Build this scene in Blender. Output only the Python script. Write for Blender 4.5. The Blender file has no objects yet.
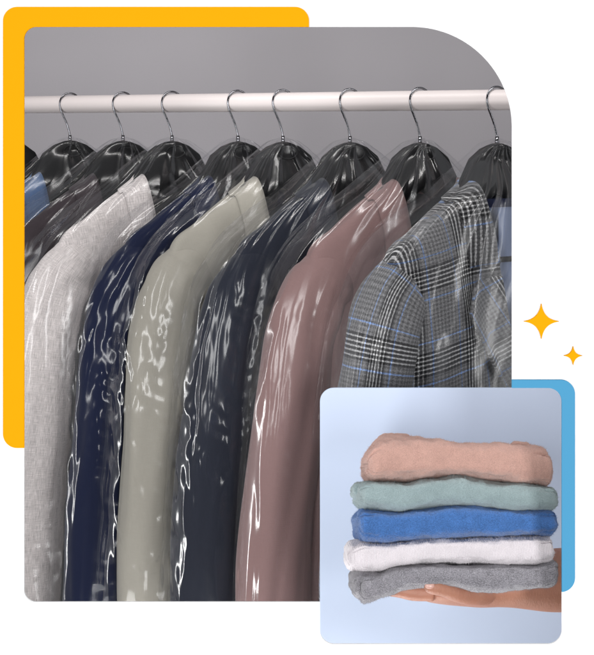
import bpy, math
import numpy as np
from mathutils import Vector, Matrix
R = math.radians
F = 1200.0; CX = 297.0; HY = 127.0            # focal length in photo pixels, principal column, horizon row
sc = bpy.context.scene
C = sc.collection

# ------------------------------------------------------------------ camera, world, lamps, exposure
cam_d = bpy.data.cameras.new('camera'); cam = bpy.data.objects.new('camera', cam_d); C.objects.link(cam)
cam_d.sensor_fit = 'HORIZONTAL'; cam_d.sensor_width = 36.0; cam_d.lens = F*36/594
cam_d.shift_y = -(327.5-HY)/594; cam_d.clip_start = .05; cam_d.clip_end = 50
cam.location = (0, 0, 0); cam.rotation_euler = (R(90), 0, 0)
sc.camera = cam
w = bpy.data.worlds.new('World'); sc.world = w; w.use_nodes = True
w.node_tree.nodes['Background'].inputs[0].default_value = (.93, .95, 1, 1)
w.node_tree.nodes['Background'].inputs[1].default_value = .22

def lamp(name, loc, aim, sx, sy, power, col=(1, 1, 1)):
    d = bpy.data.lights.new(name, 'AREA'); d.shape = 'RECTANGLE'; d.size = sx; d.size_y = sy
    d.energy = power; d.color = col
    o = bpy.data.objects.new(name, d); C.objects.link(o); o.location = loc
    o.rotation_euler = (Vector(aim)-Vector(loc)).to_track_quat('-Z', 'Y').to_euler()
    return o
lamp('added_front_light', (-.72, -1.6, -.05), (-.1, 1.2, -.24), .40, 1.4, 47)  # unseen front light added to bring the board up to white
lamp('added_front_light', (.74, -1.6, -.20), (.1, 1.2, -.24), .40, 1.4, 47)  # its unseen partner on the right, added for the same purpose
lamp('added_top_strip', (-.1, 1.42, .80), (.0, 2.3, 0), 1.7, .07, 13, (1, .98, .97))  # unseen strip added overhead for rail, wall and streaks on the film
lamp('added_side_strip', (-1.2, 1.3, -.35), (.1, 1.75, -.4), .10, 1.3, 9)  # unseen strip added to light stack and sleeves from the left
lamp('added_low_fill', (.0, 1.32, -1.0), (.2, 1.60, -.42), .8, .2, 6.5)  # unseen fill added below to lift the pale board's bottom and the jackets
lamp('added_side_strip', (1.25, 1.25, -.1), (0.1, 1.9, -.3), .06, 1.1, 4.5)  # unseen narrow strip added on the right for fill and film glints

sc.view_settings.view_transform = 'Standard'; sc.view_settings.look = 'None'
sc.view_settings.exposure = 0; sc.view_settings.gamma = 1
sc.render.engine = 'CYCLES'
cy = sc.cycles
cy.max_bounces = 10; cy.diffuse_bounces = 4; cy.glossy_bounces = 4; cy.transmission_bounces = 6
cy.transparent_max_bounces = 48; cy.caustics_reflective = False; cy.caustics_refractive = False
cy.use_denoising = True; cy.sample_clamp_indirect = 5

# ------------------------------------------------------------------ helpers
def P(px, py, Y): return ((px-CX)*Y/F, Y, (HY-py)*Y/F)

def tag(o, label=None, cat=None, group=None, kind=None):
    if label: o['label'] = label
    if cat: o['category'] = cat
    if group: o['group'] = group
    if kind: o['kind'] = kind
    return o

def link(name, me, mat=None, parent=None, smooth=True):
    if mat is not None:
        me.materials.clear(); me.materials.append(mat)
    if smooth:
        me.polygons.foreach_set('use_smooth', [True]*len(me.polygons))
    o = bpy.data.objects.new(name, me); C.objects.link(o)
    if parent is not None: o.parent = parent
    return o

def empty(name, loc=(0, 0, 0), rz=0):
    o = bpy.data.objects.new(name, None); C.objects.link(o); o.location = loc; o.rotation_euler = (0, 0, rz)
    o.empty_display_size = .05
    return o

class MB:
    def __init__(s): s.v = []; s.f = []; s.n = 0; s.uv = []
    def add(s, V, Fc, UV=None):
        V = np.asarray(V, float).reshape(-1, 3); s.v.append(V)
        s.uv.append(np.asarray(UV, float).reshape(-1, 2) if UV is not None else np.zeros((len(V), 2)))
        s.f += [tuple(i+s.n for i in f) for f in Fc]; s.n += len(V)
    def grid(s, G, closed=False, cap0=False, cap1=False, UV=None):
        """G[i, j] rows i, columns j; closed wraps j"""
        n, m = G.shape[:2]; fs = []
        mm = m if closed else m-1
        for i in range(n-1):
            for j in range(mm):
                a = i*m+j; b = i*m+(j+1) % m
                fs.append((a, b, b+m, a+m))
        if cap0: fs.append(tuple(range(m))[::-1])
        if cap1: fs.append(tuple((n-1)*m+j for j in range(m)))
        s.add(G.reshape(-1, 3), fs, UV)
    def build(s, name, mat, parent=None, smooth=True):
        me = bpy.data.meshes.new(name); me.from_pydata(np.concatenate(s.v).tolist(), [], s.f); me.update()
        U = np.concatenate(s.uv); uvl = me.uv_layers.new(name='UVMap')
        idx = np.empty(len(me.loops), int); me.loops.foreach_get('vertex_index', idx)
        uvl.data.foreach_set('uv', U[idx].ravel())
        return link(name, me, mat, parent, smooth)

def hsh(ix, iy, iz, seed):
    h = (ix*374761393 + iy*668265263 + iz*2147483647 + seed*1274126177) & 0xffffffff
    h = ((h ^ (h >> 13))*1274126177) & 0xffffffff
    h = ((h ^ (h >> 16))*2246822519) & 0xffffffff
    return ((h ^ (h >> 15)) & 0xffff)/32767.5-1
def noise(x, y, z=0., seed=0):
    x, y, z = np.broadcast_arrays(np.asarray(x, float), y, z)
    fx, fy, fz = np.floor(x), np.floor(y), np.floor(z)
    ix, iy, iz = fx.astype(np.int64), fy.astype(np.int64), fz.astype(np.int64)
    tx, ty, tz = [t*t*(3-2*t) for t in (x-fx, y-fy, z-fz)]
    r = 0
    for a in (0, 1):
        for b in (0, 1):
            for c in (0, 1):
                wgt = (tx if a else 1-tx)*(ty if b else 1-ty)*(tz if c else 1-tz)
                r = r+wgt*hsh(ix+a, iy+b, iz+c, seed)
    return r
def fbm(x, y, z=0., seed=0, o=3):
    r = 0; a = 1
    for k in range(o):
        r = r+a*noise(x*2**k, y*2**k, np.asarray(z)*2**k, seed+k*7); a *= .5
    return r
def sst(e0, e1, x):
    t = np.clip((x-e0)/(e1-e0), 0, 1); return t*t*(3-2*t)
def tri(x): return 2*np.abs(2*(x-np.floor(x+.5)))-1

def catmull(Pts, m):
    """Pts: (k, ..., 3) control values -> (m, ..., 3)"""
    Pts = np.asarray(Pts, float); k = len(Pts)
    E = np.concatenate([[2*Pts[0]-Pts[1]], Pts, [2*Pts[-1]-Pts[-2]]])
    out = []
    for t in np.linspace(0, k-1, m):
        i = min(int(t), k-2); f = t-i
        p0, p1, p2, p3 = E[i], E[i+1], E[i+2], E[i+3]
        out.append(.5*((2*p1)+(-p0+p2)*f+(2*p0-5*p1+4*p2-p3)*f*f+(-p0+3*p1-3*p2+p3)*f**3))
    return np.array(out)

def tube(mb, pts, rads, seg=20, m=None, flat=None, caps=True):
    """tube through pts; rads one per pt, or (ra, rb) pairs; flat = direction of rb"""
    pts = np.asarray(pts, float); rads = np.asarray(rads, float)
    if rads.ndim == 1: rads = np.stack([rads, rads], 1)
    if m:
        q = np.concatenate([pts, np.pad(rads, ((0, 0), (0, 1)))], 1).reshape(len(pts), 2, 3)
        q = catmull(q, m); pts = q[:, 0]; rads = np.maximum(q[:, 1, :2], 1e-5)
    T = np.gradient(pts, axis=0); T /= np.linalg.norm(T, axis=1)[:, None]+1e-12
    ref = np.array(flat if flat is not None else (0, 1, 0.), float)
    G = []
    a = np.linspace(0, 2*np.pi, seg, endpoint=False)
    for p, t, r in zip(pts, T, rads):
        b = ref-t*np.dot(ref, t); b /= np.linalg.norm(b)+1e-12
        n = np.cross(b, t)
        G.append(p+np.outer(np.cos(a)*r[0], n)+np.outer(np.sin(a)*r[1], b))
    mb.grid(np.array(G), closed=True, cap0=caps, cap1=caps)

# ------------------------------------------------------------------ materials
def mat(name):
    m = bpy.data.materials.new(name); m.use_nodes = True
    nt = m.node_tree; return m, nt, nt.nodes['Principled BSDF']
def N(nt, t, **k):
    n = nt.nodes.new(t)
    for a, b in k.items():
        if a in n.inputs: n.inputs[a].default_value = b
        else: setattr(n, a, b)
    return n
def L(nt, a, b): nt.links.new(a, b)
def math_(nt, op, a, b=None, c=None):
    n = nt.nodes.new('ShaderNodeMath'); n.operation = op
    for i, x in enumerate((a, b, c)):
        if x is None: continue
        if isinstance(x, (int, float)): n.inputs[i].default_value = x
        else: L(nt, x, n.inputs[i])
    return n.outputs[0]
def mixc(nt, f, a, b, bt='MIX'):
    n = nt.nodes.new('ShaderNodeMix'); n.data_type = 'RGBA'; n.blend_type = bt
    for i, x in ((0, f), (6, a), (7, b)):
        if isinstance(x, (int, float)): n.inputs[i].default_value = x
        elif isinstance(x, tuple): n.inputs[i].default_value = (*x[:3], 1)
        else: L(nt, x, n.inputs[i])
    return n.outputs[2]
def scaled(nt, src, s):
    v = nt.nodes.new('ShaderNodeVectorMath'); v.operation = 'MULTIPLY'; L(nt, src, v.inputs[0]); v.inputs[1].default_value = s
    return v.outputs[0]
def noise_n(nt, vec, scale, detail=3, rough=.5):
    n = N(nt, 'ShaderNodeTexNoise'); n.inputs['Scale'].default_value = scale
    n.inputs['Detail'].default_value = detail; n.inputs['Roughness'].default_value = rough
    L(nt, vec, n.inputs['Vector']); return n.outputs['Fac']
def bump(nt, b, h, strength, dist):
    n = N(nt, 'ShaderNodeBump'); n.inputs['Strength'].default_value = strength; n.inputs['Distance'].default_value = dist
    L(nt, h, n.inputs['Height']); L(nt, n.outputs[0], b.inputs['Normal'])

def simple(name, col, rough=.5, metal=0, spec=.5, var=0., vscale=30, bs=0., bscale=400, coat=0):
    m, nt, b = mat(name)
    b.inputs['Roughness'].default_value = rough; b.inputs['Metallic'].default_value = metal
    b.inputs['Specular IOR Level'].default_value = spec; b.inputs['Coat Weight'].default_value = coat
    tc = N(nt, 'ShaderNodeTexCoord').outputs['Object']
    f = noise_n(nt, tc, vscale)
    L(nt, mixc(nt, f, tuple(c*(1-var) for c in col), tuple(min(1, c*(1+var)) for c in col)), b.inputs['Base Color'])
    if bs: bump(nt, b, noise_n(nt, tc, bscale), bs, .001)
    return m

def cloth(name, col, slub=.12, slub2=.12, weave=.25, sheen=.15, rough=.85, freq=2600, heather=0.):
    m, nt, b = mat(name)
    uv = N(nt, 'ShaderNodeTexCoord').outputs['UV']
    f1 = noise_n(nt, scaled(nt, uv, (1100, 60, 1)), 1, 3, .6)
    f2 = noise_n(nt, scaled(nt, uv, (60, 1100, 1)), 1, 3, .6)
    c0 = mixc(nt, f1, tuple(c*(1-slub) for c in col), tuple(min(1, c*(1+slub)) for c in col))
    g = math_(nt, 'ADD', 1-slub2/1.0, math_(nt, 'MULTIPLY', f2, 2*slub2))
    cmb = N(nt, 'ShaderNodeCombineColor')
    for i in range(3): L(nt, g, cmb.inputs[i])
    c1 = mixc(nt, 1., c0, cmb.outputs[0], 'MULTIPLY')
    L(nt, c1, b.inputs['Base Color'])
    sep = N(nt, 'ShaderNodeSeparateXYZ'); L(nt, uv, sep.inputs[0])
    ob = N(nt, 'ShaderNodeTexCoord').outputs['Object']
    h = math_(nt, 'ADD', math_(nt, 'MULTIPLY', noise_n(nt, ob, 1300, 2, .6), 1.5), math_(nt, 'MULTIPLY', math_(nt, 'ADD', f1, f2), 1.6))
    bump(nt, b, h, weave, .0006)
    b.inputs['Roughness'].default_value = rough; b.inputs['Sheen Weight'].default_value = sheen
    b.inputs['Sheen Roughness'].default_value = .4; b.inputs['Specular IOR Level'].default_value = .2
    return m

def plaid_mat():
    m, nt, b = mat('glen_plaid_wool')
    uv = N(nt, 'ShaderNodeTexCoord').outputs['UV']; sep = N(nt, 'ShaderNodeSeparateXYZ'); L(nt, uv, sep.inputs[0])
    K, Wt, G, B = (.008, .008, .009), (.50, .50, .50), (.135, .135, .14), (.17, .30, .66)
    def stripes(src, per, off):
        t = math_(nt, 'FRACT', math_(nt, 'ADD', math_(nt, 'DIVIDE', src, per), off))
        r = N(nt, 'ShaderNodeValToRGB'); L(nt, t, r.inputs[0]); cr = r.color_ramp; cr.interpolation = 'CONSTANT'
        seq = [(0, G), (.30, B), (.318, G)]
        a = .40
        for k in range(5):
            seq.append((a, K)); seq.append((a+.033, Wt)); a += .052
        seq += [(a, K), (a+.03, G), (.80, B), (.815, G)]
        while len(cr.elements) < len(seq): cr.elements.new(.99)
        for e, (p, c) in zip(cr.elements, seq): e.position = p
        for e, (p, c) in zip(cr.elements, seq): e.color = (*c, 1)
        return r.outputs[0]
    wb = math_(nt, 'MULTIPLY', math_(nt, 'SUBTRACT', noise_n(nt, uv, 260, 3), .5), .0022)
    cx = stripes(math_(nt, 'ADD', sep.outputs[0], wb), .092, .02); cz = stripes(math_(nt, 'ADD', sep.outputs[1], wb), .118, .12)
    tw = math_(nt, 'FRACT', math_(nt, 'MULTIPLY', math_(nt, 'ADD', sep.outputs[0], sep.outputs[1]), 480))
    f = math_(nt, 'ADD', math_(nt, 'MULTIPLY', math_(nt, 'GREATER_THAN', tw, .5), .5), .25)
    pr = mixc(nt, 1., cx, cz, 'MULTIPLY'); gm = N(nt, 'ShaderNodeGamma'); L(nt, pr, gm.inputs[0]); gm.inputs[1].default_value = .5
    c = mixc(nt, .35, gm.outputs[0], mixc(nt, f, cx, cz))
    fx = math_(nt, 'SINE', math_(nt, 'MULTIPLY', sep.outputs[0], 6.283/.0058)); fy = math_(nt, 'SINE', math_(nt, 'MULTIPLY', sep.outputs[1], 6.283/.0058))
    fc = math_(nt, 'ADD', 1., math_(nt, 'MULTIPLY', math_(nt, 'ADD', fx, fy), .22))
    nz = noise_n(nt, uv, 520, 2, .8); nz2 = noise_n(nt, scaled(nt, uv, (60, 900, 1)), 1, 3)
    g = math_(nt, 'ADD', -.62, math_(nt, 'ADD', math_(nt, 'MULTIPLY', nz, 2.6), math_(nt, 'MULTIPLY', nz2, .6)))
    g = math_(nt, 'MULTIPLY', g, fc)
    cmb = N(nt, 'ShaderNodeCombineColor')
    for i in range(3): L(nt, g, cmb.inputs[i])
    L(nt, mixc(nt, 1., c, cmb.outputs[0], 'MULTIPLY'), b.inputs['Base Color'])
    bump(nt, b, nz, .3, .0006)
    b.inputs['Roughness'].default_value = .85; b.inputs['Sheen Weight'].default_value = .1
    b.inputs['Specular IOR Level'].default_value = .2
    return m

def film_mat(strength, gloss):
    m = bpy.data.materials.new('clear_plastic_film'); m.use_nodes = True; nt = m.node_tree
    nt.nodes.clear()
    out = N(nt, 'ShaderNodeOutputMaterial'); tr = N(nt, 'ShaderNodeBsdfTransparent'); gl = N(nt, 'ShaderNodeBsdfGlossy')
    tr.inputs[0].default_value = (.985, .987, .99, 1)
    gl.inputs['Roughness'].default_value = .16
    uv = N(nt, 'ShaderNodeTexCoord').outputs['UV']
    def ridge(sx, sy, k):
        v = scaled(nt, uv, (sx, sy, 1)); a = noise_n(nt, v, 1, 2.5, .55)
        return math_(nt, 'MULTIPLY', math_(nt, 'ABSOLUTE', math_(nt, 'SUBTRACT', a, .5)), k)
    msk = N(nt, 'ShaderNodeMapRange'); msk.inputs[1].default_value = .42; msk.inputs[2].default_value = .62; L(nt, noise_n(nt, scaled(nt, uv, (9, 6, 1)), 1, 1), msk.inputs[0])
    h = math_(nt, 'MULTIPLY', math_(nt, 'ADD', math_(nt, 'ADD', ridge(26, 2.6, 1.5), ridge(13, 15, .6)), ridge(40, 16, .25)), math_(nt, 'ADD', math_(nt, 'MULTIPLY', msk.outputs[0], .9), .15))
    sq = N(nt, 'ShaderNodeSeparateXYZ'); L(nt, uv, sq.inputs[0])
    tp = N(nt, 'ShaderNodeMapRange'); tp.inputs[1].default_value = .20; tp.inputs[2].default_value = .42; tp.inputs[3].default_value = .10; L(nt, sq.outputs[1], tp.inputs[0])
    h = math_(nt, 'MULTIPLY', h, tp.outputs[0])
    bp = N(nt, 'ShaderNodeBump'); bp.inputs['Strength'].default_value = strength; bp.inputs['Distance'].default_value = .012
    L(nt, h, bp.inputs['Height']); L(nt, bp.outputs[0], gl.inputs['Normal'])
    fr = N(nt, 'ShaderNodeFresnel'); fr.inputs['IOR'].default_value = 1.5
    fac = math_(nt, 'MINIMUM', math_(nt, 'MULTIPLY', fr.outputs[0], gloss), .22)
    mx = N(nt, 'ShaderNodeMixShader'); L(nt, fac, mx.inputs[0]); L(nt, tr.outputs[0], mx.inputs[1]); L(nt, gl.outputs[0], mx.inputs[2])
    L(nt, mx.outputs[0], out.inputs[0])
    return m

M = {}
M['page'] = simple('matt_white_board', (.93, .93, .93), .9, spec=.1)
M['bounce_blocker'] = simple('dark_bounce_blocker', (.03, .03, .032), .95, spec=0)  # near-black so the added sheet swallows bounced light
M['yellow'] = simple('matt_yellow_board', (.88, .385, .005), .9, spec=.0)
M['blue'] = simple('matt_sky_blue_board', (.085, .33, .55), .9, spec=.0)
M['wall'] = simple('grey_painted_wall', (.49, .467, .49), .9, spec=.1, var=.05, vscale=2.2, bs=.25, bscale=220)
M['rail'] = simple('white_enamel', (.66, .60, .59), .4, spec=.4, var=.02, vscale=8)
M['chrome'] = simple('polished_steel', (.20, .20, .215), .14, metal=1)
M['black'] = simple('black_plastic', (.006, .006, .007), .6, spec=.2, bs=.1)
M['film'] = film_mat(.22, .55); M['film_smooth'] = film_mat(.08, .2)
M['lining'] = simple('black_satin_lining', (.012, .012, .014), .5)
M['button'] = simple('dark_horn_button', (.03, .025, .02), .35)
M['backdrop'] = simple('pale_blue_board', (.61, .70, .87), .9, spec=.05, var=.01, vscale=3)
cl = {
 'denim blue': cloth('denim_blue_cotton', (.06, .10, .19), .2, .15),
 'brown black': cloth('brown_black_wool', (.034, .026, .030), .3, .2),
 'light grey': cloth('light_grey_linen', (.57, .525, .515), .75, .50, .7),
 'navy blue': cloth('navy_wool', (.004, .0075, .029), .12, .08, .15),
 'sage': cloth('sage_beige_wool', (.295, .278, .24), .08, .08, .3),
 'dark slate navy': cloth('slate_navy_wool', (.0110, .0134, .0225), .2, .15, .2),
 'dusty pink': cloth('dusty_pink_wool', (.20, .124, .120), .08, .10, .3),
 'plaid': plaid_mat(),
 'shirt': cloth('pale_blue_cotton', (.17, .21, .32), .12, .1, .1, sheen=0),
}

# ------------------------------------------------------------------ flat boards with rounded outlines (photo pixels at distance YP)
YP = 1.2
def arc(cx, cy, r, a0, a1, n=14):
    return [(cx+r*math.cos(R(a)), cy+r*math.sin(R(a))) for a in np.linspace(a0, a1, n)]
def plate(name, loops, Y, thick, m, parent=None):
    cu = bpy.data.curves.new(name, 'CURVE'); cu.dimensions = '2D'; cu.fill_mode = 'BOTH'
    for lp in loops:
        s = cu.splines.new('POLY'); s.points.add(len(lp)-1); s.use_cyclic_u = True
        for p, (x, y) in zip(s.points, lp): p.co = ((x-CX)*Y/F, (HY-y)*Y/F, 0, 1)
    cu.extrude = thick/2
    o = bpy.data.objects.new(name, cu); C.objects.link(o)
    dg = bpy.context.evaluated_depsgraph_get()
    me = bpy.data.meshes.new_from_object(o.evaluated_get(dg)); C.objects.unlink(o); bpy.data.objects.remove(o)
    me.name = name
    me.transform(Matrix.Translation((0, Y+thick/2, 0)) @ Matrix.Rotation(R(90), 4, 'X'))
    return link(name, me, m, parent, smooth=False)

def hole_outline(m):
    return (arc(36, 39, 12+m, 180, 270)+arc(412, 127, 100+m, 270, 360, 40)+[(512+m, 388-m)]+arc(548, 402, 14+m, 270, 360)
        + arc(548, 630, 14+m, 0, 90)+arc(334, 630, 14+m, 90, 180)+[(320-m, 602+m)]+arc(36, 590, 12+m, 90, 180))
hole = hole_outline(0)
E = 1100
page = plate('backdrop', [[(-E, -E), (594+E, -E), (594+E, 655+E), (-E, 655+E)], hole], YP, .002, M['page'])
tag(page, 'plain white display board with rounded openings behind everything flat', 'backdrop', kind='structure')
bk = plate('bounce_blocker', [[(-E, -E), (594+E, -E), (594+E, 655+E), (-E, 655+E)], hole_outline(5)], YP+.0035, .003, M['bounce_blocker'], page)  # unseen dark sheet added behind the board to cut bounce and film veil
ye = plate('rounded_panel', [arc(17, 21, 14, 180, 270)+arc(295, 21, 14, 270, 360)+[(309, 27)]+arc(36, 39, 12, 270, 180)+[(24, 448)]+arc(17, 434, 14, 90, 180)],
           YP-.003, .0026, M['yellow'])
tag(ye, 'flat golden yellow rounded panel behind the upper left of the clothes picture', 'panel')
bl = plate('rounded_panel', [[(512, 380)]+arc(561, 394, 14, 270, 360)+arc(561, 578, 14, 0, 86)+[(562, 592), (562, 402)]+arc(548, 402, 14, 360, 270)+[(512, 388)]],
           YP-.003, .0026, M['blue'])
tag(bl, 'flat sky blue rounded panel edging the folded sweaters picture on the right', 'panel')
def star(cx, cy, r):
    pts = []
    for k in range(4):
        a0 = R(90*k); a1 = R(90*(k+1)); am = (a0+a1)/2
        p0 = np.array([math.cos(a0), math.sin(a0)])*r; p1 = np.array([math.cos(a1), math.sin(a1)])*r
        c = np.array([math.cos(am), math.sin(am)])*r*.13
        pts += [tuple((1-t)**2*p0+2*t*(1-t)*c+t*t*p1+(cx, cy)) for t in np.linspace(.03, .97, 14)]
    return pts
tag(plate('star', [star(541.5, 321.5, 18.5)], YP-.003, .0026, M['yellow']), 'larger golden four pointed star on the white board', 'star')
tag(plate('star', [star(573.3, 355.8, 9.8)], YP-.003, .0026, M['yellow']), 'smaller golden four pointed star on the white board', 'star')

# closet wall
mb = MB(); mb.add([(-4, 2.95, -3), (4, 2.95, -3), (4, 2.95, 3), (-4, 2.95, 3)], [(0, 1, 2, 3)])
tag(mb.build('wall', M['wall'], smooth=False), 'plain grey wall behind the clothes rail', 'wall', kind='structure')
# pale blue board behind the sweaters
YB = 1.56
bd = plate('backdrop_board', [arc(334, 402, 14, 180, 270)+[(680, 388), (680, 760), (320, 760)]], YB, .003, M['backdrop'])
tag(bd, 'pale blue board behind the stack of folded sweaters', 'board')

# ------------------------------------------------------------------ rail
RY0, RK = 1.956, .489; ZR = .0407; RR = .0156
def rail_pt(px):
    q = (px-CX)/F; X = RY0*q/(1+RK*q); return X, RY0-RK*X
mb = MB(); tube(mb, [(-1.5, RY0+1.5*RK, ZR), (1.2, RY0-1.2*RK, ZR)], [RR, RR], 48, flat=(0, 0, 1))
tag(mb.build('clothes_rail', M['rail']), 'round white horizontal clothes rail carrying all the hangers', 'clothes rail')

# ------------------------------------------------------------------ hanger
def hanger_meshes():
    mb = MB()
    a = [(-.0125, .0155), (-.007, .0185), (0, .0198), (.009, .0178), (.0165, .0105), (.0190, 0), (.0172, -.0105), (.0125, -.021), (.0065, -.034), (.0025, -.046), (0.0005, -.056), (0, -.070)]
    tube(mb, [(u, 0, z) for u, z in a], [.0017]*len(a), 12, m=60)
    hook = mb.build('hook', M['chrome']); me_h = hook.data; bpy.data.objects.remove(hook)
    mb = MB(); tube(mb, [(0, 0, -.055), (0, 0, -.070)], [.0028, .0034], 14); c = mb.build('collar_ring', M['chrome']); me_c = c.data; bpy.data.objects.remove(c)
    # body: solid arched head sweeping into wide shoulders
    us = np.linspace(-.205, .205, 83); G = []
    for u in us:
        x = abs(u)
        top = np.interp(x, [0, .012, .03, .05, .067, .080, .10, .14, .18, .205], [-.0645, -.0660, -.0725, -.0870, -.118, -.150, -.174, -.206, -.236, -.258])
        th = np.interp(x, [0, .02, .05, .08, .13, .18, .205], [.075, .085, .085, .060, .034, .026, .014])
        dy = np.interp(x, [0, .04, .1, .2, .205], [.011, .012, .013, .012, .007])
        yc = .004*(x/.2)**2
        ang = np.linspace(0, 2*np.pi, 28, endpoint=False)
        ce = np.sign(np.cos(ang))*np.abs(np.cos(ang))**.7; se = np.sign(np.sin(ang))*np.abs(np.sin(ang))**.7
        # recess in the front of the head
        y = yc+ce*dy
        G.append(np.stack([np.full(28, u), y, top-th/2+se*th/2], 1))
    mb = MB(); mb.grid(np.array(G), closed=True, cap0=True, cap1=True)
    # oval rib under the neck
    t = np.linspace(0, 2*np.pi, 40)
    tube(mb, np.stack([.017*np.cos(t), np.full(40, .0165), -.083+.010*np.sin(t)], 1), [.0018]*40, 8, flat=(0, 1, 0))
    b = mb.build('body', M['black']); me_b = b.data; bpy.data.objects.remove(b)
    mb = MB(); tube(mb, [(-.125, .0, -.19), (-.118, .012, -.232), (0, .018, -.238), (.118, .012, -.232), (.125, .0, -.19)], [.005]*5, 10, m=50)
    b = mb.build('trouser_bar', M['black']); me_t = b.data; bpy.data.objects.remove(b)
    return me_h, me_c, me_b, me_t
HM = hanger_meshes()

# ------------------------------------------------------------------ jacket body surface
NPH = 160; NT = 90
def jacket_surface(full=1., seed=0, chest=1.):
    ph = np.linspace(0, 2*np.pi, NPH, endpoint=False)
    c = np.cos(ph); s = np.sin(ph)
    ce = np.sign(c)*np.abs(c)**.8; se = np.sign(s)*np.abs(s)**.75
    fr = np.clip(s, 0, 1)
    z0 = np.where(s > 0, -.118-.345*(1-np.abs(c))**1.0, -.118+.012*np.abs(s))
    y0 = np.where(s > 0, .012+.040*np.sqrt(fr)*chest, -.030*np.abs(s))
    def ring(u, yf, yb, zs, dzf, zb):
        y = np.where(s > 0, yf*se, yb*se)
        z = np.where(s > 0, zs*(1-fr**.6)+(z0-dzf)*fr**.6, zs+(zb-zs)*np.abs(s)**.7)
        return np.stack([u*ce, y, z], 1)
    k = chest
    rings = [np.stack([.060*c, y0, z0], 1),
             ring(.108, .034*k, .034, -.148, .018, -.135),
             ring(.155, .042*k, .038, -.180, .040, -.174),
             ring(.198, .042*k, .038, -.214, .070, -.210),
             ring(.208, .046*k, .042, -.30, .12, -.32),
             ring(.203, .050*k, .042, -.48, .20, -.48),
             ring(.205, .046*k, .042, -.66, .27, -.66),
             ring(.215, .046*k, .042, -.88, .44, -.88)]
    G = catmull(rings, NT)
    # blend hem flat
    zz = G[:, :, 2]
    f = fbm(G[:, :, 0]*14+seed*3, G[:, :, 2]*3, G[:, :, 1]*8, seed)*.006*full*sst(-.2, -.5, zz)
    f += noise(G[:, :, 0]*22, zz*9, 0, seed+5)*.0025*sst(-.13, -.2, zz)
    G[:, :, 1] += f*np.sign(np.sin(ph))[None, :]**1*.8
    return G, ph
def surf_normals(G):
    du = np.roll(G, -1, 1)-np.roll(G, 1, 1); dv = np.gradient(G, axis=0)
    n = np.cross(dv, du); n /= np.linalg.norm(n, axis=2)[:, :, None]+1e-9
    ctr = G.mean(axis=(0, 1)); 
    return n

def sample_row(G, Nn, j, dist):
    """point on column j at arc distance dist from the neckline"""
    j = j % NPH; j0 = int(j); f = j-j0; j1 = (j0+1) % NPH
    col = G[:, j0]*(1-f)+G[:, j1]*f; nn = Nn[:, j0]*(1-f)+Nn[:, j1]*f
    d = np.concatenate([[0], np.cumsum(np.linalg.norm(np.diff(col, axis=0), axis=1))])
    return (np.array([np.interp(dist, d, col[:, k]) for k in range(3)]), np.array([np.interp(dist, d, nn[:, k]) for k in range(3)]))

def cloth_uv(G, kind='body'):
    u = G[..., 0]; y = G[..., 1]; z = G[..., 2]
    return np.stack([u+y*.35+.5, z+.22*np.abs(u)+1.2], -1)

def solid(o, t, off=-1):
    md = o.modifiers.new('thickness', 'SOLIDIFY'); md.thickness = t; md.offset = off

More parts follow.
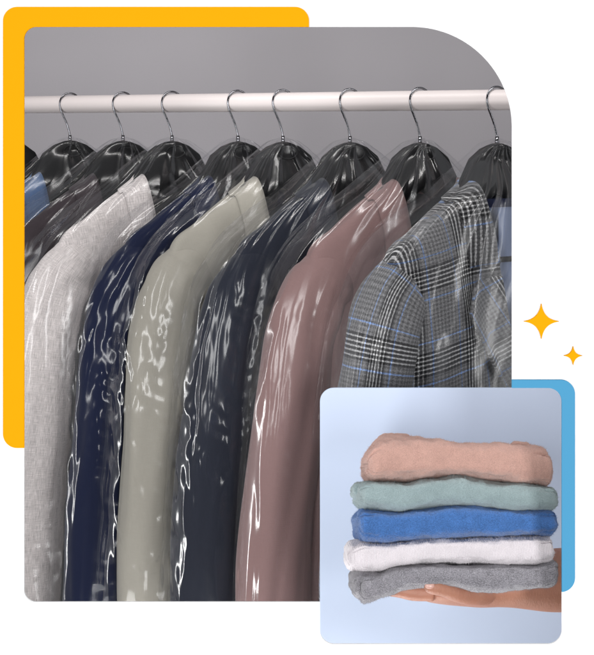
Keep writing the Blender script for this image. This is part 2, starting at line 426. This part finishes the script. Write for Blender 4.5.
def make_jacket(mats, seed, label, group, mtx, chest=1., sleeve_out=0.):
    root = empty('suit_jacket'); root.matrix_world = mtx
    tag(root, label, 'jacket', group)
    G, ph = jacket_surface(1., seed, chest); Nn = surf_normals(G)
    # orient normals outwards
    if (Nn[40, NPH//4]*np.array([0, 1, 0])).sum() < 0: Nn = -Nn
    mb = MB(); mb.grid(G, closed=True, UV=cloth_uv(G)); o = mb.build('body', mats, root); solid(o, .0018)
    # lining just inside
    mb = MB(); mb.grid((G-Nn*.004)[1:], closed=True); mb.build('lining', M['lining'], root)
    # collar: front notch near side -> over the shoulder -> back -> far notch
    notch = NPH*47/360.
    js = np.concatenate([np.linspace(notch, 0, 26), np.linspace(-.5, -NPH/2+.5, 44), np.linspace(-NPH/2, -NPH/2-notch, 26)])
    rows = []
    for i, j in enumerate(js):
        base, n0 = sample_row(G, Nn, j, 0.)
        endf = min(1, min(i, len(js)-1-i)/6.)
        back = 1-min(1, abs(abs(j+NPH/4.)/(NPH/4.+notch)))
        wd = .040+.006*(1-endf)
        prof = [base+np.array([0, 0, -.022])-n0*.004, base+np.array([0, 0, .004])-n0*.001, base+np.array([0, 0, .010])+n0*.004]
        for d in (.006, .014, .024, .034, wd):
            p, n = sample_row(G, Nn, j, d); prof.append(p+n*(.0075-.0035*(d/.04))+np.array([0, 0, .007*max(0, 1-d/.016)]))
        rows.append(prof)
    A = np.array(rows); mb = MB(); mb.grid(A, UV=cloth_uv(A)+np.array([.012, .035])); o = mb.build('collar', mats, root); solid(o, .0022, 0)
    # lapels
    for side in (1, -1):
        rows = []
        ts = np.linspace(0, 1, 40)
        for t in ts:
            jj = notch+1.2+t*(NPH/4.-notch-2.0)
            w = .088*(1-t)**.75*(1-.12*(1-t))+.002
            prof = []
            for q in np.linspace(0, 1, 9):
                j2 = jj+2.6*q*(1-t)*1.0*(q)        # slanted gorge edge
                if side < 0: j2 = NPH/2.-j2
                p, n = sample_row(G, Nn, j2, w*q)
                prof.append(p+n*(.0045+.0085*q**.7))
            rows.append(prof)
        A = np.array(rows); mb = MB()
        rr = A[..., 2]+.35*A[..., 0]*side
        mb.grid(A, UV=np.stack([A[..., 0]*.85-.52*A[..., 2]*side+.53, A[..., 2]*.85+.52*A[..., 0]*side+1.27], -1)); o = mb.build('lapel', mats, root); solid(o, .0042, 0)
    # pocket flap and breast welt on the front
    def patch(u0, u1, z0, z1, lift, name):
        rows = []
        col = G[:, :NPH//2]
        flat = col.reshape(-1, 3)
        for z in np.linspace(z0, z1, 8):
            prof = []
            for u in np.linspace(u0, u1, 14):
                d = (flat[:, 0]-u)**2+(flat[:, 2]-z)**2; k = np.argsort(d)[:4]; wt = 1/(d[k]+1e-6)
                prof.append((u, (flat[k, 1]*wt).sum()/wt.sum()+lift, z+.06*(u-u0)))
            rows.append(prof)
        A = np.array(rows); mb = MB(); mb.grid(A, UV=cloth_uv(A)); o = mb.build(name, mats, root); solid(o, .002, 0)
    patch(.06, .155, -.60, -.652, .004, 'pocket_flap'); patch(-.06, -.155, -.60, -.652, .004, 'pocket_flap')
    for z in (-.475, -.575):
        mb = MB(); yy = float(G[:, NPH//4, 1][np.argmin(np.abs(G[:, NPH//4, 2]-z))])
        tube(mb, [(0, yy-.001, z), (0, yy+.002, z), (0, yy+.005, z), (0, yy+.0052, z)], [.010, .0105, .009, .0001], 24, flat=(0, 0, 1)); mb.build('button', M['button'], root)
    # sleeves
    for side in (1, -1):
        so = sleeve_out*(side > 0)
        cps = [(.148, .0, -.237), (.168, .001, -.256), (.189, .002, -.282), (.208, .002, -.335), (.229+so*.4, .003, -.45), (.248+so*.8, .004, -.60), (.254+so, .005, -.74), (.262+so, .006, -.87)]
        rad = [(.046, .030), (.0545, .038), (.058, .042), (.0585, .044), (.057, .045), (.056, .045), (.055, .044), (.052, .043)]
        Q = catmull(np.concatenate([np.array(cps)[:, None], np.pad(np.array(rad), ((0, 0), (0, 1)))[:, None]], 1), 110)
        pts, rr = Q[:, 0], Q[:, 1]
        T = np.gradient(pts, axis=0); T /= np.linalg.norm(T, axis=1)[:, None]
        a = np.linspace(0, 2*np.pi, 72, endpoint=False); rows = []
        for i in range(110):
            b = np.array([0, 1, 0.]); b -= T[i]*T[i][1]; b /= np.linalg.norm(b); n = np.cross(b, T[i]); n /= np.linalg.norm(n)
            v = i/109.
            cs = np.sign(np.cos(a))*np.abs(np.cos(a))**.9; sn = np.sign(np.sin(a))*np.abs(np.sin(a))**.9
            wr = 1+.075*noise(np.cos(a)*1.1+seed, v*7+np.cos(a)*1.5, np.sin(a)*1.1, seed+2)*min(1, v*4)+.050*fbm(np.cos(a)*1.3+seed*2.1, v*3.2, np.sin(a)*1.3, seed+9)*min(1, v*4)
            wr += .03*np.sin(a*3+v*4+seed)*min(1, v*3) + .03*noise(np.cos(a)*2, v*14, np.sin(a)*2, seed+4)*min(1, v*5)
            for a1, dp, ws in ((.95, .11, 2.2), (1.75, .08, 3.1), (.25, .07, 2.7), (2.5, .09, 1.9)):
                ac = a1+.55*noise(v*3.1+a1*7, seed*1.7, a1, 3)
                wr -= dp*min(1, max(0, v-.10)*5)*(.45+.55*noise(v*5, seed+a1*5, 0, 8))*np.exp(-((((a-ac+np.pi) % (2*np.pi))-np.pi)*ws*1.9)**2)
            rows.append(pts[i]+np.outer(cs*rr[i][0]*wr, n)+np.outer(sn*rr[i][1]*wr, b))
        A = np.array(rows); A[..., 0] *= side
        uvv = np.stack([np.broadcast_to(a*.056+.02, A.shape[:2]), np.broadcast_to(1.0-np.concatenate([[0], np.cumsum(np.linalg.norm(np.diff(pts, axis=0), axis=1))])[:, None], A.shape[:2])], -1)
        mb = MB(); mb.grid(A if side > 0 else A[:, ::-1], closed=True, cap0=True, UV=uvv if side > 0 else uvv[:, ::-1])
        o = mb.build('sleeve', mats, root); solid(o, .0018)
    return root

# ------------------------------------------------------------------ garment bag
def make_bag(seed, label, group, mtx, grow=1., amp=1., film='film', chev=.0011):
    n, m = 300, 330
    ph = np.linspace(0, 2*np.pi, m, endpoint=False); c = np.cos(ph); s = np.sin(ph)
    ce = np.sign(c)*np.abs(c)**.8; se = np.sign(s)*np.abs(s)**.45
    g = grow*1.26
    def ring(u, y, z, rise=0): return np.stack([u*ce, y*se, z+rise*np.abs(s)], 1)
    rings = [ring(.006, .005, -.058), ring(.024, .018, -.0665), ring(.060, .024, -.092, .002), ring(.115, .036*g, -.135, .004), ring(.185, .046*g, -.180, .006), ring(.235, .053*g, -.228, .006),
             ring(.272, .057*g, -.30), ring(.293, .059*g, -.40), ring(.307, .060*g, -.55), ring(.318, .060*g, -.72), ring(.328, .058*g, -.93)]
    G = catmull(rings, n)
    v = np.linspace(0, 1, n)[:, None]; col = np.broadcast_to(ph[None, :], (n, m))
    Px = .5*np.cumsum(np.concatenate([[0], np.linalg.norm(np.diff(G[200], axis=0), axis=1)]))*2
    p = np.broadcast_to(Px[None, :], (n, m)); per = Px[-1]
    q = np.broadcast_to(-G[:, :1, 2]*1.1, (n, m))
    rnd = np.random.RandomState(seed+77)
    X = np.cos(col)*per/6.28*1.5; Yc = np.sin(col)*per/6.28*1.5
    w1 = fbm(X*9, q*5, Yc*9, seed, 2)*.05
    h = 0
    for k in range(6):
        an = rnd.uniform(0, np.pi); lam = rnd.uniform(.04, .11)
        d = X*math.cos(an)*.9+q*math.sin(an)*.8+Yc*rnd.uniform(-.8, .8)
        h = h+tri(d/lam+w1*rnd.uniform(5, 12)+rnd.rand())*lam*.035
    h2 = 0
    for k in range(4):
        an = rnd.uniform(0, np.pi); lam = rnd.uniform(.014, .028)
        d = X*math.cos(an)*.9+q*math.sin(an)*.8+Yc*rnd.uniform(-.8, .8)
        h2 = h2+tri(d/lam+w1*rnd.uniform(8, 16)+rnd.rand())*lam*.028
    h = h+h2*sst(.0, .5, noise(X*9+5, q*6, Yc*9, seed+31))
    c0 = .72+.10*noise(q*7, seed, 0, 41)
    win = np.exp(-((col-c0)/.17)**2)*sst(-.5, .2, noise(q*6, seed*1.3, 0, 43))*sst(.26, .34, q)
    h = h*.48
    h = h+win*tri(q/.026+np.abs(col-c0)*3.2+.5*noise(q*22, seed, 0, 44))*chev
    mask = sst(-.25, .6, noise(X*7, q*5, Yc*7, seed+3))
    top = sst(.30, .0, v)
    down = sst(.2, .45, v)
    # gathered pleats below the neck, long loose verticals lower down, crumples everywhere
    pleat = 0
    for a0, wd, am in zip(rnd.uniform(-2.8, 2.8, 22)+np.pi/2+.3, rnd.uniform(.03, .09, 22), rnd.uniform(.0015, .0045, 22)):
        dd = (col+.15*noise(q*6, seed, a0, 5)-a0+np.pi) % (2*np.pi)-np.pi
        pleat = pleat+np.maximum(0, 1-np.abs(dd)/wd)*am
    pleat = pleat*sst(.02, .10, v)*sst(.42, .20, v)
    vert = fbm(X*20, q*2.2+w1*10, Yc*20, seed+13, 2)*.0032*down
    nrm = np.stack([c*.8, s, np.zeros(m)], 1); nrm /= np.linalg.norm(nrm, axis=1)[:, None]
    G = G+nrm[None]*((amp*h*(.25+.9*mask)*sst(.16, .40, v)+pleat+vert)[..., None])
    G[..., 2] += (noise(X*10, q*9, Yc*10, seed+21)*.006*sst(.1, .3, v))
    mb = MB(); mb.grid(G, closed=True, UV=np.stack([p*np.minimum(1, np.abs(G[:, :1, 0])/.29), q*1.0], -1)); o = mb.build('garment_bag', M[film])
    o.matrix_world = mtx
    tag(o, label, 'garment bag', group)
    return o

items = [  # px of hook, theta, cloth, jacket label, hanger label, bag label
 (8, 60, None, None, 'black hanger half cut off at the left end of the rail', None),
 (70, 60, 'denim blue', 'denim blue jacket, second garment from the left end behind the brown black one', 'black hanger holding the denim blue jacket', 'clear plastic bag over the denim blue jacket'),
 (123, 60, 'brown black', 'very dark brown jacket between the denim blue and light grey jackets', 'black hanger holding the dark brown jacket', 'clear plastic bag over the dark brown jacket'),
 (172, 60, 'light grey', 'pale grey linen jacket at the left, beside the bright navy one', 'black hanger holding the pale grey linen jacket', 'clear plastic bag over the pale grey linen jacket'),
 (238, 60, 'navy blue', 'saturated navy blue jacket with bright glints on its bagged sleeve', 'black hanger holding the saturated navy blue jacket', 'glinting clear plastic bag over the saturated navy blue jacket'),
 (283, 60, 'sage', 'sage beige jacket between the two navy jackets', 'black hanger holding the sage beige jacket', 'clear plastic bag over the sage beige jacket'),
 (350, 60, 'dark slate navy', 'dark slate navy jacket between the sage and dusty pink jackets', 'black hanger holding the dark slate navy jacket', 'clear plastic bag over the dark slate navy jacket'),
 (420, 60, 'dusty pink', 'dusty pink jacket left of the grey plaid one', 'black hanger holding the dusty pink jacket', 'clear plastic bag over the dusty pink jacket'),
 (497, 60, 'plaid', 'grey glen plaid jacket with blue lines and notched lapel', 'black hanger holding the grey plaid jacket', 'clear plastic bag over the grey plaid jacket'),
]
for i, (px, th, cn, jl, hl, bl_) in enumerate(items):
    X, Y = rail_pt(px)
    u = (-math.sin(R(th)), -math.cos(R(th)))
    mtx = Matrix.Translation((X, Y, ZR)) @ Matrix.Rotation(math.atan2(u[1], u[0]), 4, 'Z')
    h = empty('clothes_hanger'); h.matrix_world = mtx; tag(h, hl, 'hanger', 'black hangers along the white rail')
    for nm, me in zip(('hook', 'collar_ring', 'body', 'trouser_bar'), HM):
        o = bpy.data.objects.new(nm, me); C.objects.link(o); o.parent = h
    if cn:
        make_jacket(cl[cn], i, jl, 'jackets hanging in clear bags', mtx @ Matrix.Translation((0, 0, -.016)), chest=1.25 if cn == 'plaid' else 1., sleeve_out={'sage': -.026, 'navy blue': -.008, 'dusty pink': .006}.get(cn, 0.))
        make_bag(i*3+41, bl_, 'clear plastic garment bags', mtx, 1.18 if cn == 'plaid' else 1., .35 if cn == 'plaid' else 1., 'film_smooth' if cn == 'plaid' else 'film', .0022 if cn == 'navy blue' else .0004 if cn == 'plaid' else .0012)
    if cn == 'plaid':   # pale blue shirt inside the open front of the plaid jacket
        mb = MB(); rows = []
        for z in np.linspace(-.150, -.80, 60):
            a = np.linspace(0, 2*np.pi, 60, endpoint=False); ww = np.interp(-z, [.15, .2, .3, .8], [.085, .135, .15, .15])
            rows.append(np.stack([ww*np.cos(a), (.010+.003*np.sin(a*9+z*9+2*math.sin(z*13))+.0015*np.sin(a*23-z*21))*np.sin(a), np.full(60, z)+.0*a], 1))
        A = np.array(rows); mb.grid(A, closed=True, cap0=True, UV=cloth_uv(A)); sh = mb.build('dress_shirt', cl['shirt']); sh.matrix_world = mtx
        mb = MB(); a = np.linspace(0, 2*np.pi, 60, endpoint=False)
        mb.grid(np.array([np.stack([(.087+k*.9)*np.cos(a), (.022)*np.sin(a), np.full(60, -.147-k)], 1) for k in (0, .004, .008, .013)]), closed=True); mb.build('neckband', cl['navy blue'], sh)
        mb = MB(); mb.grid(np.array([[(x, .0205+.0004*math.sin(x*900), z) for x in np.linspace(-.014, .014, 12)] for z in np.linspace(-.16, -.7, 30)])); mb.build('placket', cl['shirt'], sh)
        tag(sh, 'pale blue shirt showing inside the open grey plaid jacket', 'shirt')

# ------------------------------------------------------------------ folded sweaters (local frame pitched towards the viewer)
YS = 1.35; PITCH = 19
YF = YS-.085
SX = YF/F*.985; SZ = YF/F*math.cos(R(18.1))
S0 = Matrix.Translation(P(450, 520, YS)) @ Matrix.Rotation(R(-PITCH), 4, 'X')
def sl(px, py, dy=0.): return ((px-450)*SX*(1+dy/YS), dy, (520-py)*SZ*(1+dy/YS))
def knit(name, col, fleck=.25, scale=900, rib=0., bs=.9):
    m, nt, b = mat(name)
    tc = N(nt, 'ShaderNodeTexCoord').outputs['Object']
    f = noise_n(nt, scaled(nt, tc, (1, 1, 1.6)), scale, 3, .7); f2 = noise_n(nt, tc, 70, 4, .6)
    ff = math_(nt, 'ADD', math_(nt, 'MULTIPLY', f, .75), math_(nt, 'MULTIPLY', f2, .25))
    r = N(nt, 'ShaderNodeMapRange'); r.inputs[1].default_value = .38; r.inputs[2].default_value = .62; L(nt, ff, r.inputs[0])
    L(nt, mixc(nt, r.outputs[0], tuple(c*(1-fleck) for c in col), tuple(min(1, c*(1+fleck)) for c in col)), b.inputs['Base Color'])
    h = f
    if rib:
        sp = N(nt, 'ShaderNodeSeparateXYZ'); L(nt, tc, sp.inputs[0])
        h = math_(nt, 'ADD', math_(nt, 'MULTIPLY', f, .5), math_(nt, 'MULTIPLY', math_(nt, 'SINE', math_(nt, 'MULTIPLY', sp.outputs[0], rib)), .5))
    bump(nt, b, h, bs, .0012)
    b.inputs['Roughness'].default_value = .95; b.inputs['Sheen Weight'].default_value = .35; b.inputs['Specular IOR Level'].default_value = .1
    return m
def sweater(name, label, m, x0, x1, top, bot, seed, dep=.085, layers=(), fuzz=14000, lump=1., nl=9, nr=7):
    """top/bot: [(px, py)...] of the front silhouette"""
    mb = MB(); rnd = np.random.RandomState(seed); fz = []
    def slab(x0, x1, top, bot, y0, y1, sd, nl, nr, fuzz):
        n = 240; k = 110
        t = np.linspace(0, 1, n); tt = .5-.5*np.cos(np.pi*t); tt = .85*tt+.15*t
        xs = x0+(x1-x0)*tt; e = (tt*2-1)
        rc = np.where(e < 0, nl, nr)*1.0; dd = np.minimum(xs-x0, x1-xs)
        hf = np.where(dd < rc, np.sqrt(np.maximum(1-(1-np.minimum(dd/rc, 1))**2, 0)), 1.); hf = .30+.70*hf; hf[0] *= .5; hf[-1] *= .5
        zt = np.interp(xs, *zip(*top))-(2.5 if sd != 1 else 0); zb = np.interp(xs, *zip(*bot))
        ker = np.ones(9)/9; zt = np.convolve(np.pad(zt, 4, 'edge'), ker, 'valid'); zb = np.convolve(np.pad(zb, 4, 'edge'), ker, 'valid')
        a = np.linspace(0, 2*np.pi, k, endpoint=False)
        cs = np.sign(np.cos(a))*np.abs(np.cos(a))**.62; sn = np.sign(np.sin(a))*np.abs(np.sin(a))**.42
        G = np.zeros((n, k, 3))
        for i in range(n):
            mid = (zt[i]+zb[i])/2; hh = (zb[i]-zt[i])/2*hf[i]
            yy = (y0+y1)/2+cs*(y1-y0)/2*(.80+.20*hf[i])
            py = mid-sn*hh
            x = xs[i]+0*a
            G[i] = np.stack([(x-452)*SX, yy, (520-py)*SZ], 1)
        Xn, Yn, Zn = G[..., 0], G[..., 1], G[..., 2]
        du = np.roll(G, -1, 1)-np.roll(G, 1, 1); dv = np.gradient(G, axis=0); nn = np.cross(du, dv); nn /= np.linalg.norm(nn, axis=2)[..., None]+1e-9
        c0 = G.mean((0, 1))
        if ((G-c0)*nn).sum() < 0: nn = -nn
        d = fbm(Xn*28, Yn*28, Zn*45, sd, 3)*.0022*lump+noise(Xn*160, Yn*160, Zn*160, sd+3)*.0007+noise(Xn*420, Yn*420, Zn*420, sd+6)*.0004+fbm(Xn*18+4, Yn*9, Zn*120, sd+11, 2)*.0010*lump
        ae = np.abs(e)[:, None]; gm = sst(.78, .93, ae)+.18*sst(.1, .6, noise(xs*.02, sd*3.1, 0, 7))[:, None]
        for a0 in (np.pi*.93, np.pi*1.12):
            d = d-gm*.0026*np.exp(-((a[None, :]-a0-.08*noise(xs*.05, sd+a0, 0, 9)[:, None])/.05)**2)
        G = G+nn*d[..., None]
        mb.grid(G, closed=True, cap0=True, cap1=True)
        if fuzz:
            ii = rnd.randint(1, n-1, fuzz); jj = rnd.randint(0, k, fuzz)
            p = G[ii, jj]*.0; w_ = rnd.rand(fuzz)[:, None]; w2 = rnd.rand(fuzz)[:, None]
            p = (G[ii, jj]*(1-w_)+G[ii, (jj+1) % k]*w_)*(1-w2)+(G[ii-1, jj]*(1-w_)+G[ii-1, (jj+1) % k]*w_)*w2
            nrm = nn[ii, jj]; dr = nrm*1.0+rnd.normal(0, .8, (fuzz, 3)); dr /= np.linalg.norm(dr, axis=1)[:, None]
            Ln = rnd.uniform(.0008, .0032, fuzz)[:, None]
            sd_ = np.cross(dr, (0, 1, 0)); sd_ /= np.linalg.norm(sd_, axis=1)[:, None]+1e-9
            wd = .00009
            V = np.stack([p-sd_*wd-nrm*.0003, p+sd_*wd-nrm*.0003, p+dr*Ln], 1).reshape(-1, 3)
            fz.append(V)
    slab(x0, x1, top, bot, -dep, dep, seed, nl, nr, fuzz)
    for lx0, lx1, ltop, lbot, ly0, ly1 in layers:
        slab(lx0, lx1, ltop, lbot, ly0, ly1, seed+50, 7, 7, 300)
    for V in fz: mb.add(V, [(3*i, 3*i+1, 3*i+2) for i in range(len(V)//3)])
    o = mb.build('folded_sweater', m); o.matrix_world = S0
    tag(o, label, 'folded sweater', 'folded sweaters stacked on the hand')
    return o
K = {'pink': knit('pink_brushed_wool', (.60, .36, .30), .16), 'mint': knit('mint_brushed_wool', (.32, .41, .42), .18),
     'blue': knit('blue_cotton_knit', (.06, .165, .43), .3, 700), 'white': knit('white_ribbed_knit', (.72, .67, .70), .10, 900, rib=3600, bs=.45),
     'grey': knit('grey_melange_knit', (.27, .26, .285), .5, 800)}
sweater('pink', 'brushed dusty pink folded sweater on top of the stack', K['pink'], 359, 552,
        [(355, 452), (364, 444), (374, 435), (384, 433), (398, 433), (412, 433), (420, 434), (440, 436), (458, 439), (470, 440), (480, 441), (500, 440), (522, 440), (540, 440), (555, 444)],
        [(355, 478), (366, 482), (385, 483), (410, 482), (440, 478), (455, 477), (480, 480), (520, 486), (553, 491)], 1, lump=1.3,
        layers=[(515, 555, [(515, 462), (555, 466)], [(515, 488), (555, 484)], -.06, .07), (380, 414, [(380, 427), (414, 428)], [(380, 446), (414, 446)], .0, .08), (452, 476, [(452, 436), (476, 438)], [(452, 456), (476, 456)], .0, .07), (524, 545, [(522, 436), (547, 438)], [(524, 455), (545, 455)], -.01, .07)], nl=14)
sweater('mint', 'grey green brushed folded sweater under the pink one', K['mint'], 350, 553,
        [(350, 482), (366, 481), (385, 483), (410, 482), (440, 478), (455, 477), (480, 480), (520, 486), (553, 491)],
        [(350, 508), (366, 511), (390, 513), (415, 511), (436, 508), (460, 508), (500, 511), (553, 512)], 2, lump=1.3,
        layers=[(520, 558, [(520, 492), (558, 488)], [(520, 506), (558, 505)], -.05, .07), (524, 556, [(524, 500), (556, 500)], [(524, 513), (556, 511)], -.03, .07), (346, 372, [(346, 483), (372, 482)], [(346, 497), (372, 498)], -.04, .07)], nl=9)
sweater('blue', 'bright blue folded sweater in the middle of the stack', K['blue'], 351, 553,
        [(350, 511), (366, 511), (390, 513), (415, 511), (436, 508), (460, 508), (500, 511), (530, 511), (553, 511)],
        [(350, 541), (366, 544), (380, 545), (415, 542), (450, 541), (475, 540), (500, 539), (520, 537), (545, 538), (553, 534)], 3, lump=1.,
        layers=[(500, 553, [(500, 513), (553, 513)], [(500, 527), (553, 527)], -.07, .08)], nl=5, nr=9)
sweater('white', 'white ribbed folded sweater between the blue and grey ones', K['white'], 341, 547,
        [(338, 548), (350, 544), (366, 544), (380, 545), (415, 542), (450, 541), (475, 540), (500, 539), (520, 537), (549, 538)],
        [(338, 572), (352, 576), (370, 575), (385, 568), (420, 566), (460, 567), (500, 568), (530, 567), (549, 562)], 4, lump=1.,
        layers=[(338, 368, [(338, 546), (368, 545)], [(338, 572), (368, 572)], -.06, .07), (520, 550, [(520, 545), (550, 545)], [(520, 560), (550, 560)], -.04, .07)], nl=14, nr=4)
sweater('grey', 'flecked grey folded sweater at the bottom of the stack', K['grey'], 350, 550,
        [(345, 576), (370, 575), (385, 568), (420, 566), (460, 567), (500, 568), (530, 567), (552, 562)],
        [(345, 602), (354, 605), (366, 603), (380, 598), (396, 592), (415, 589), (430, 586), (450, 588), (470, 593), (490, 594), (515, 592), (535, 590), (552, 586)], 5, lump=1.,
        layers=[(344, 374, [(344, 574), (374, 574)], [(344, 600), (374, 599)], -.075, .08), (520, 554, [(520, 562), (554, 560)], [(520, 586), (554, 583)], -.06, .08), (520, 552, [(520, 570), (552, 570)], [(520, 590), (552, 588)], -.078, -.03)], nl=5, nr=5)

# ------------------------------------------------------------------ arm and open hand under the stack
def skin_mat():
    m, nt, b = mat('warm_skin')
    tc = N(nt, 'ShaderNodeTexCoord').outputs['Object']
    f = noise_n(nt, tc, 38, 5, .65); L(nt, mixc(nt, f, (.34, .135, .085), (.53, .265, .18)), b.inputs['Base Color'])
    bump(nt, b, math_(nt, 'ADD', noise_n(nt, scaled(nt, tc, (1, .4, .4)), 520, 4, .7), math_(nt, 'MULTIPLY', noise_n(nt, scaled(nt, tc, (3, .6, .6)), 60, 2), .6)), .45, .0015)
    b.inputs['Roughness'].default_value = .5; b.inputs['Subsurface Weight'].default_value = .12; b.inputs['Subsurface Scale'].default_value = .01
    b.inputs['Subsurface Radius'].default_value = (1, .3, .15)
    return m
SK = skin_mat()
mb = MB()
# forearm and palm: (px, py, depth), (vertical radius, depth radius)
fa = [((860, 560, .06), (.043, .043)), ((700, 571, .045), (.040, .041)), ((610, 580, .03), (.0345, .037)), ((560, 583, .02), (.0335, .034)), ((525, 586, .012), (.0275, .031)), ((500, 591, .008), (.0205, .0285)),
      ((480, 595, .006), (.0165, .031)), ((460, 596, .006), (.0140, .037)), ((440, 596, .008), (.0120, .041)), ((424, 595, .010), (.0100, .041)), ((416, 594, .011), (.006, .036))]
tube(mb, [sl(*p) for p, r in fa], [r for p, r in fa], 40, m=110, flat=(0, 1, 0))
for k, (dy, ln, r) in enumerate([(-.024, .070, .0088), (-.003, .078, .0092), (.018, .072, .0088), (.038, .056, .0078)]):
    base = np.array(sl(432-6*(k == 0), 594.5+1.5*(k == 0), dy-.006*(k == 0))); out = [base, base+(-.022, 0, 0.0005), base+(-.018-ln*.8*.35, 0, .003), base+(-.018-ln*.8*.7, 0, .0045), base+(-.018-ln*.8, 0, .002), base+(-.018-ln*.8-.004, 0, .001)]
    tube(mb, out, [r*1.1, r*1.08, r, r*.92, r*.8, r*.35], 18, m=40)
th = [((482, 597, -.014), .0135), ((464, 598, -.036), .0118), ((448, 597, -.054), .0098), ((441, 595.5, -.060), .0090), ((432, 593, -.066), .0083), ((422, 591, -.071), .0084), ((414, 590.5, -.074), .0068), ((411, 590.5, -.075), .0030)]
tube(mb, [sl(*p) for p, r in th], [r for p, r in th], 20, m=50, flat=(0, 0, 1))
arm = mb.build('person', SK); arm.matrix_world = S0
rm = arm.modifiers.new('remesh', 'REMESH'); rm.mode = 'VOXEL'; rm.voxel_size = .0016; rm.use_smooth_shade = True
sm = arm.modifiers.new('smooth', 'SMOOTH'); sm.factor = .5; sm.iterations = 4
tag(arm, 'bare forearm and open palm reaching from the right to carry the folded sweaters', 'person')

nail = simple('fingernail', (.62, .36, .30), .3)
mb = MB(); G = []
for la in np.linspace(-np.pi/2, np.pi/2, 13):
    G.append([(.0052*math.cos(la)*math.cos(t), .0016*math.sin(la), .0036*math.cos(la)*math.sin(t)) for t in np.linspace(0, 2*np.pi, 24, endpoint=False)])
mb.grid(np.array(G)+np.array(sl(415.5, 590.0, -.0800)), closed=True); mb.build('fingernail', nail, arm)
